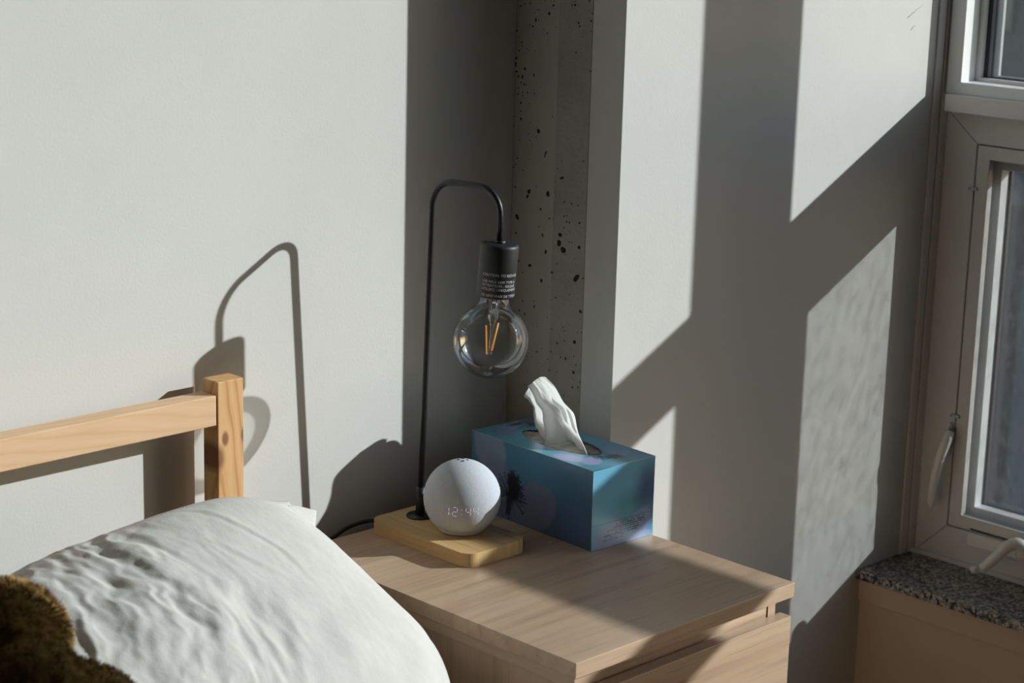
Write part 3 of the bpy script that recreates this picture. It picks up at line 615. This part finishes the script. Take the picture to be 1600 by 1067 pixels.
# pillow
rows = np.array([   # back seam to front seam, each from the left end to the right end
    [(-.80, .405, -.015), (-.60, .407, .042), (-.40, .408, .094), (-.22, .402, .131), (-.106, .385, .118)],
    [(-.82, .330, .025), (-.60, .330, .066), (-.40, .332, .100), (-.20, .332, .104), (-.088, .322, .054)],
    [(-.83, .235, .035), (-.60, .235, .068), (-.40, .235, .085), (-.20, .235, .056), (-.057, .245, .003)],
    [(-.83, .130, .015), (-.60, .130, .050), (-.40, .130, .050), (-.20, .130, .004), (-.050, .175, -.040)],
    [(-.82, .040, -.040), (-.60, .040, -.005), (-.40, .040, -.015), (-.22, .050, -.050), (-.088, .110, -.095)],
    [(-.80, -.03, -.110), (-.60, -.03, -.105), (-.40, -.03, -.105), (-.25, -.01, -.120), (-.140, .050, -.135)]], float)
def catm(P, t):
    n_ = len(P); x = np.clip(t, 0, 1) * (n_ - 1); i = np.minimum(x.astype(int), n_ - 2); fr = (x - i)[:, None]
    ext = np.concatenate([[2 * P[0] - P[1]], P, [2 * P[-1] - P[-2]]]); a_, b_, c_, d_ = ext[i], ext[i + 1], ext[i + 2], ext[i + 3]
    return .5 * ((2 * b_) + (c_ - a_) * fr + (2 * a_ - 5 * b_ + 4 * c_ - d_) * fr ** 2 + (3 * b_ - a_ - 3 * c_ + d_) * fr ** 3)
NS, NTT = 330, 240
s1 = np.linspace(0, 1, NS); t1 = np.linspace(0, 1, NTT)
tmp = np.stack([catm(rows[i], s1) for i in range(6)])          # 6 x NS x 3
mid = np.stack([catm(tmp[:, j], t1) for j in range(NS)], 1)    # NT x NS x 3
du = np.gradient(mid, axis=1); dv = np.gradient(mid, axis=0); nrm = np.cross(dv, du); nrm /= np.linalg.norm(nrm, axis=-1, keepdims=True) + 1e-9
nrm = np.where(nrm[..., 2:3] < 0, -nrm, nrm)
Sg, Tg = np.meshgrid(s1, t1)
def prof1(x, p): return (1 - np.abs(2 * x - 1) ** p)
edge = np.clip(prof1(Sg, 3.0), 0, 1) ** .75 * np.clip(prof1(Tg, 2.6), 0, 1) ** .6
thk = .060 * edge
FOLDS = [  # polyline on the pillow (s, t), amplitude, width in metres, kind: 0 soft ridge, 1 step-like crease
    ([(.500, .20), (.529, .32), (.541, .431)], -.0042, .011, 1), ([(.470, .20), (.498, .331), (.505, .46), (.514, .573), (.512, .66)], .0062, .012, 0),
    ([(.540, .12), (.535, .32), (.548, .44)], .0030, .006, 1), ([(.470, .12), (.486, .339), (.486, .456)], .0036, .007, 1), ([(.486, .40), (.484, .48), (.490, .58)], -.0040, .010, 1),
    ([(.455, .30), (.441, .372), (.425, .42)], -.0070, .013, 0), ([(.420, .38), (.407, .423), (.395, .46)], -.0068, .012, 0), ([(.385, .42), (.368, .464), (.380, .52), (.40, .56)], -.0080, .013, 0),
    ([(.430, .22), (.416, .351), (.371, .536)], .0048, .012, 0), ([(.460, .28), (.452, .40), (.430, .52)], .0044, .012, 0), ([(.385, .30), (.370, .42)], .0040, .012, 0),
    ([(.600, .30), (.617, .381), (.653, .477)], .0018, .005, 1), ([(.62, .10), (.644, .167), (.675, .293), (.69, .423), (.68, .52)], .0020, .004, 1),
    ([(.590, .50), (.578, .561), (.547, .644), (.54, .70)], -.0082, .014, 0), ([(.610, .52), (.599, .603), (.581, .657), (.57, .72)], -.0030, .010, 0), ([(.580, .44), (.571, .498), (.530, .582), (.51, .65)], -.0060, .016, 0),
    ([(.560, .52), (.545, .60), (.525, .68)], .0060, .013, 0), ([(.605, .50), (.592, .60), (.570, .70)], .0050, .012, 0), ([(.650, .50), (.638, .573), (.626, .669)], -.0040, .016, 0),
    ([(.66, .55), (.655, .62), (.645, .72)], .0040, .014, 0), ([(.480, .50), (.471, .523), (.453, .615)], -.0050, .013, 0), ([(.95, .42), (.936, .502), (.894, .649)], -.0030, .008, 1), ([(.93, .30), (.95, .40), (.96, .55)], .0022, .006, 1),
    ([(.56, .10), (.57, .22), (.585, .30)], -.0020, .010, 0), ([(.33, .15), (.36, .30), (.34, .45)], .0050, .016, 0), ([(.30, .10), (.31, .30), (.28, .5)], -.0050, .018, 0), ([(.75, .55), (.74, .66), (.71, .78)], -.0030, .02, 0)]
PX, PY = Sg * .70, Tg * .50; disp = np.zeros_like(Sg)
wobx, woby = (fbm(Sg * 14, Tg * 11) - .47) * .012, (fbm(Sg * 14 + 9, Tg * 11 + 4) - .47) * .012
for pts_, am, wd, kind in FOLDS:
    Pc = bez([(a_ * .70, b_ * .50) for a_, b_ in pts_], 24); best = np.full(Sg.shape, 9.0); sgn = np.zeros_like(Sg); par = np.zeros_like(Sg); n_ = len(Pc) - 1
    for i in range(n_):
        dx, dy = Pc[i + 1] - Pc[i]; L2 = dx * dx + dy * dy; q = np.clip(((PX + wobx - Pc[i, 0]) * dx + (PY + woby - Pc[i, 1]) * dy) / L2, 0, 1)
        ex_, ey_ = PX + wobx - Pc[i, 0] - q * dx, PY + woby - Pc[i, 1] - q * dy; d = np.hypot(ex_, ey_); mk = d < best
        best = np.where(mk, d, best); sgn = np.where(mk, np.sign(ex_ * dy - ey_ * dx), sgn); par = np.where(mk, (i + q) / n_, par)
    tap = np.sin(np.pi * np.clip(par, .0, 1)) ** 1.3; dd = best / (wd * 1.15 * (.7 + .7 * fbm(PX * 40, PY * 40)))
    disp += .62 * am * tap * (np.exp(-dd ** 2) if kind == 0 else sgn * dd * np.exp(-dd ** 2) * 1.5)
# crumple running front to back
ang = 1.80; ca, sa = math.cos(ang), math.sin(ang); uu = PX * ca + PY * sa; vv_ = -PX * sa + PY * ca
wx = (fbm(PX * 9, PY * 9) - .47) * .07 + (fbm(PX * 30, PY * 30) - .47) * .02
c1 = 1 - np.abs(2 * fbm((vv_ + wx) * 30, uu * 9, 3) - .90) * 2.4; c2 = 1 - np.abs(2 * fbm((vv_ + wx) * 85 + 5, uu * 26, 2) - .80) * 2.6
wleft = .10 + .90 * (1 - sm(.45, .66, Sg)); wleft = wleft * (.45 + .55 * sm(.02, .30, Tg))
disp += wleft * (.0040 * (c1 - .6) + .0013 * (c2 - .6)) + .0042 * (fbm(PX * 11 + 2, PY * 11) - .47) + .0007 * (fbm(PX * 60, PY * 60) - .47)
up = mid + nrm * (thk + disp * np.clip(edge * 1.4, 0, 1))[..., None]
dn = mid - nrm * (thk * .55)[..., None]
ELL = [((-.664, .110, .163), (.066, .064, .062)), ((-.665, .030, .105), (.095, .075, .062)), ((-.650, .045, .108), (.078, .045, .048)), ((-.72, .0, .10), (.09, .08, .06)), ((-.70, -.01, .160), (.05, .05, .05))]
for c_, r_ in ELL:           # the toy's weight dents the pillow
    d_ = ((up[..., 0] - c_[0]) / (r_[0] + .004)) ** 2 + ((up[..., 1] - c_[1]) / (r_[1] + .004)) ** 2
    up[..., 2] = np.where(d_ < 1, np.minimum(up[..., 2], c_[2] - r_[2] * np.sqrt(np.clip(1 - d_, 0, 1)) - .003), up[..., 2])
dn[..., 2] = np.minimum(dn[..., 2], up[..., 2] - .003)
# bottom lies on the mattress
dn[..., 2] = np.maximum(dn[..., 2], -.1495); up[..., 2] = np.maximum(up[..., 2], -.1485)
allv = np.concatenate([up.reshape(-1, 3), dn.reshape(-1, 3)]); N_ = NS * NTT; idx = np.arange(N_).reshape(NTT, NS)
qa = np.stack([idx[:-1, :-1], idx[1:, :-1], idx[1:, 1:], idx[:-1, 1:]], -1).reshape(-1, 4); qb = qa[:, ::-1] + N_
bd_ = np.concatenate([idx[0, :], idx[1:, -1], idx[-1, -2::-1], idx[-2:0:-1, 0]]); bn = np.roll(bd_, -1); qc = np.stack([bd_, bn, bn + N_, bd_ + N_], -1)
me = bpy.data.meshes.new('pillow'); me.from_pydata(allv.tolist(), [], np.concatenate([qa, qb, qc]).tolist())
pl = put('pillow', me, 'cotton', None, True); tag(pl, 'rumpled off-white cotton pillow propped against the pine headboard', 'pillow')
# flat corner flap of the pillowcase
A, B = np.meshgrid(np.linspace(0, 1, 24), np.linspace(0, 1, 24))
K = [np.array(p) for p in ((-.135, .380, .1150), (-.0690, .378, .0985), (-.0860, .360, .0780), (-.125, .345, .092))]
Pq = ((1 - A) * (1 - B))[..., None] * K[0] + (A * (1 - B))[..., None] * K[1] + (A * B)[..., None] * K[2] + ((1 - A) * B)[..., None] * K[3]
Pq[..., 2] += .006 * np.sin(A * 3.1) * (1 - B) + .003 * (fbm(A * 5, B * 5) - .47)
fl = grid_mesh('corner_flap', Pq, 'cotton', pl); md = fl.modifiers.new('t', 'SOLIDIFY'); md.thickness = .0012

# ================================================================ PLUSH TOY
toy = empty('plush_toy', (-.68, .08, .07)); tag(toy, 'fuzzy golden-brown plush toy lying at the left in front of the pillow', 'toy')
ell = ELL
bm = bmesh.new()
for c, rr in ell:
    t = bmesh.new(); bmesh.ops.create_icosphere(t, subdivisions=5, radius=1)
    for v in t.verts: v.co = Vector((c[0] + v.co.x * rr[0], c[1] + v.co.y * rr[1], c[2] + v.co.z * rr[2]))
    tm = bpy.data.meshes.new('t'); t.to_mesh(tm); t.free(); bm.from_mesh(tm); bpy.data.meshes.remove(tm)
body = from_bm('body', bm, 'fur', toy, True)
md = body.modifiers.new('r', 'REMESH'); md.mode = 'VOXEL'; md.voxel_size = .004; md.use_smooth_shade = True
ms = body.modifiers.new('s', 'SMOOTH'); ms.iterations = 4
dg = bpy.context.evaluated_depsgraph_get(); bpy.context.view_layer.update(); ev = body.evaluated_get(dg); me = bpy.data.meshes.new_from_object(ev)
body.modifiers.clear(); body.data = me
for p in me.polygons: p.use_smooth = True
if not me.materials: me.materials.append(M['fur'])
rng = random.Random(5); vs_, fs_ = [], []; polys = [p for p in me.polygons]
nf = 70000
for i in range(nf):
    p = polys[rng.randrange(len(polys))]; n_ = p.normal; c = p.center
    if n_.z < -.75: continue
    if (n_.x + n_.y) > 1.1: pass
    c = c + Vector((rng.uniform(-.002, .002), rng.uniform(-.002, .002), rng.uniform(-.002, .002)))
    L = rng.uniform(.004, .0085); a_ = vnoise(np.array(c.x * 70 + 9), np.array(c.z * 70 + c.y * 50)) * 12.0
    t1_ = n_.orthogonal().normalized(); t2_ = n_.cross(t1_); lean = t1_ * math.cos(a_) + t2_ * math.sin(a_) + Vector((0, 0, -.25)); lean += Vector((rng.uniform(-.3, .3), rng.uniform(-.3, .3), rng.uniform(-.3, .3)))
    side = n_.cross(lean).normalized() * rng.uniform(.00022, .00040); o_ = len(vs_)
    p1 = c + n_ * L * .55 + lean * L * .15; p2 = c + n_ * L * .8 + lean * L * .6
    vs_ += [c - side, c + side, p1 - side * .8, p1 + side * .8, p2]; fs_ += [(o_, o_ + 1, o_ + 3, o_ + 2), (o_ + 2, o_ + 3, o_ + 4)]
me = bpy.data.meshes.new('fur'); me.from_pydata([tuple(v) for v in vs_], [], fs_); fo = put('fur', me, 'fur', toy); fo['kind'] = 'stuff'
adopt(toy)

# ---------------------------------------------------------------- lift so that the floor is at z = 0
for o in S.objects:
    if o.parent is None and o.name != 'camera': o.location.z += LIFT
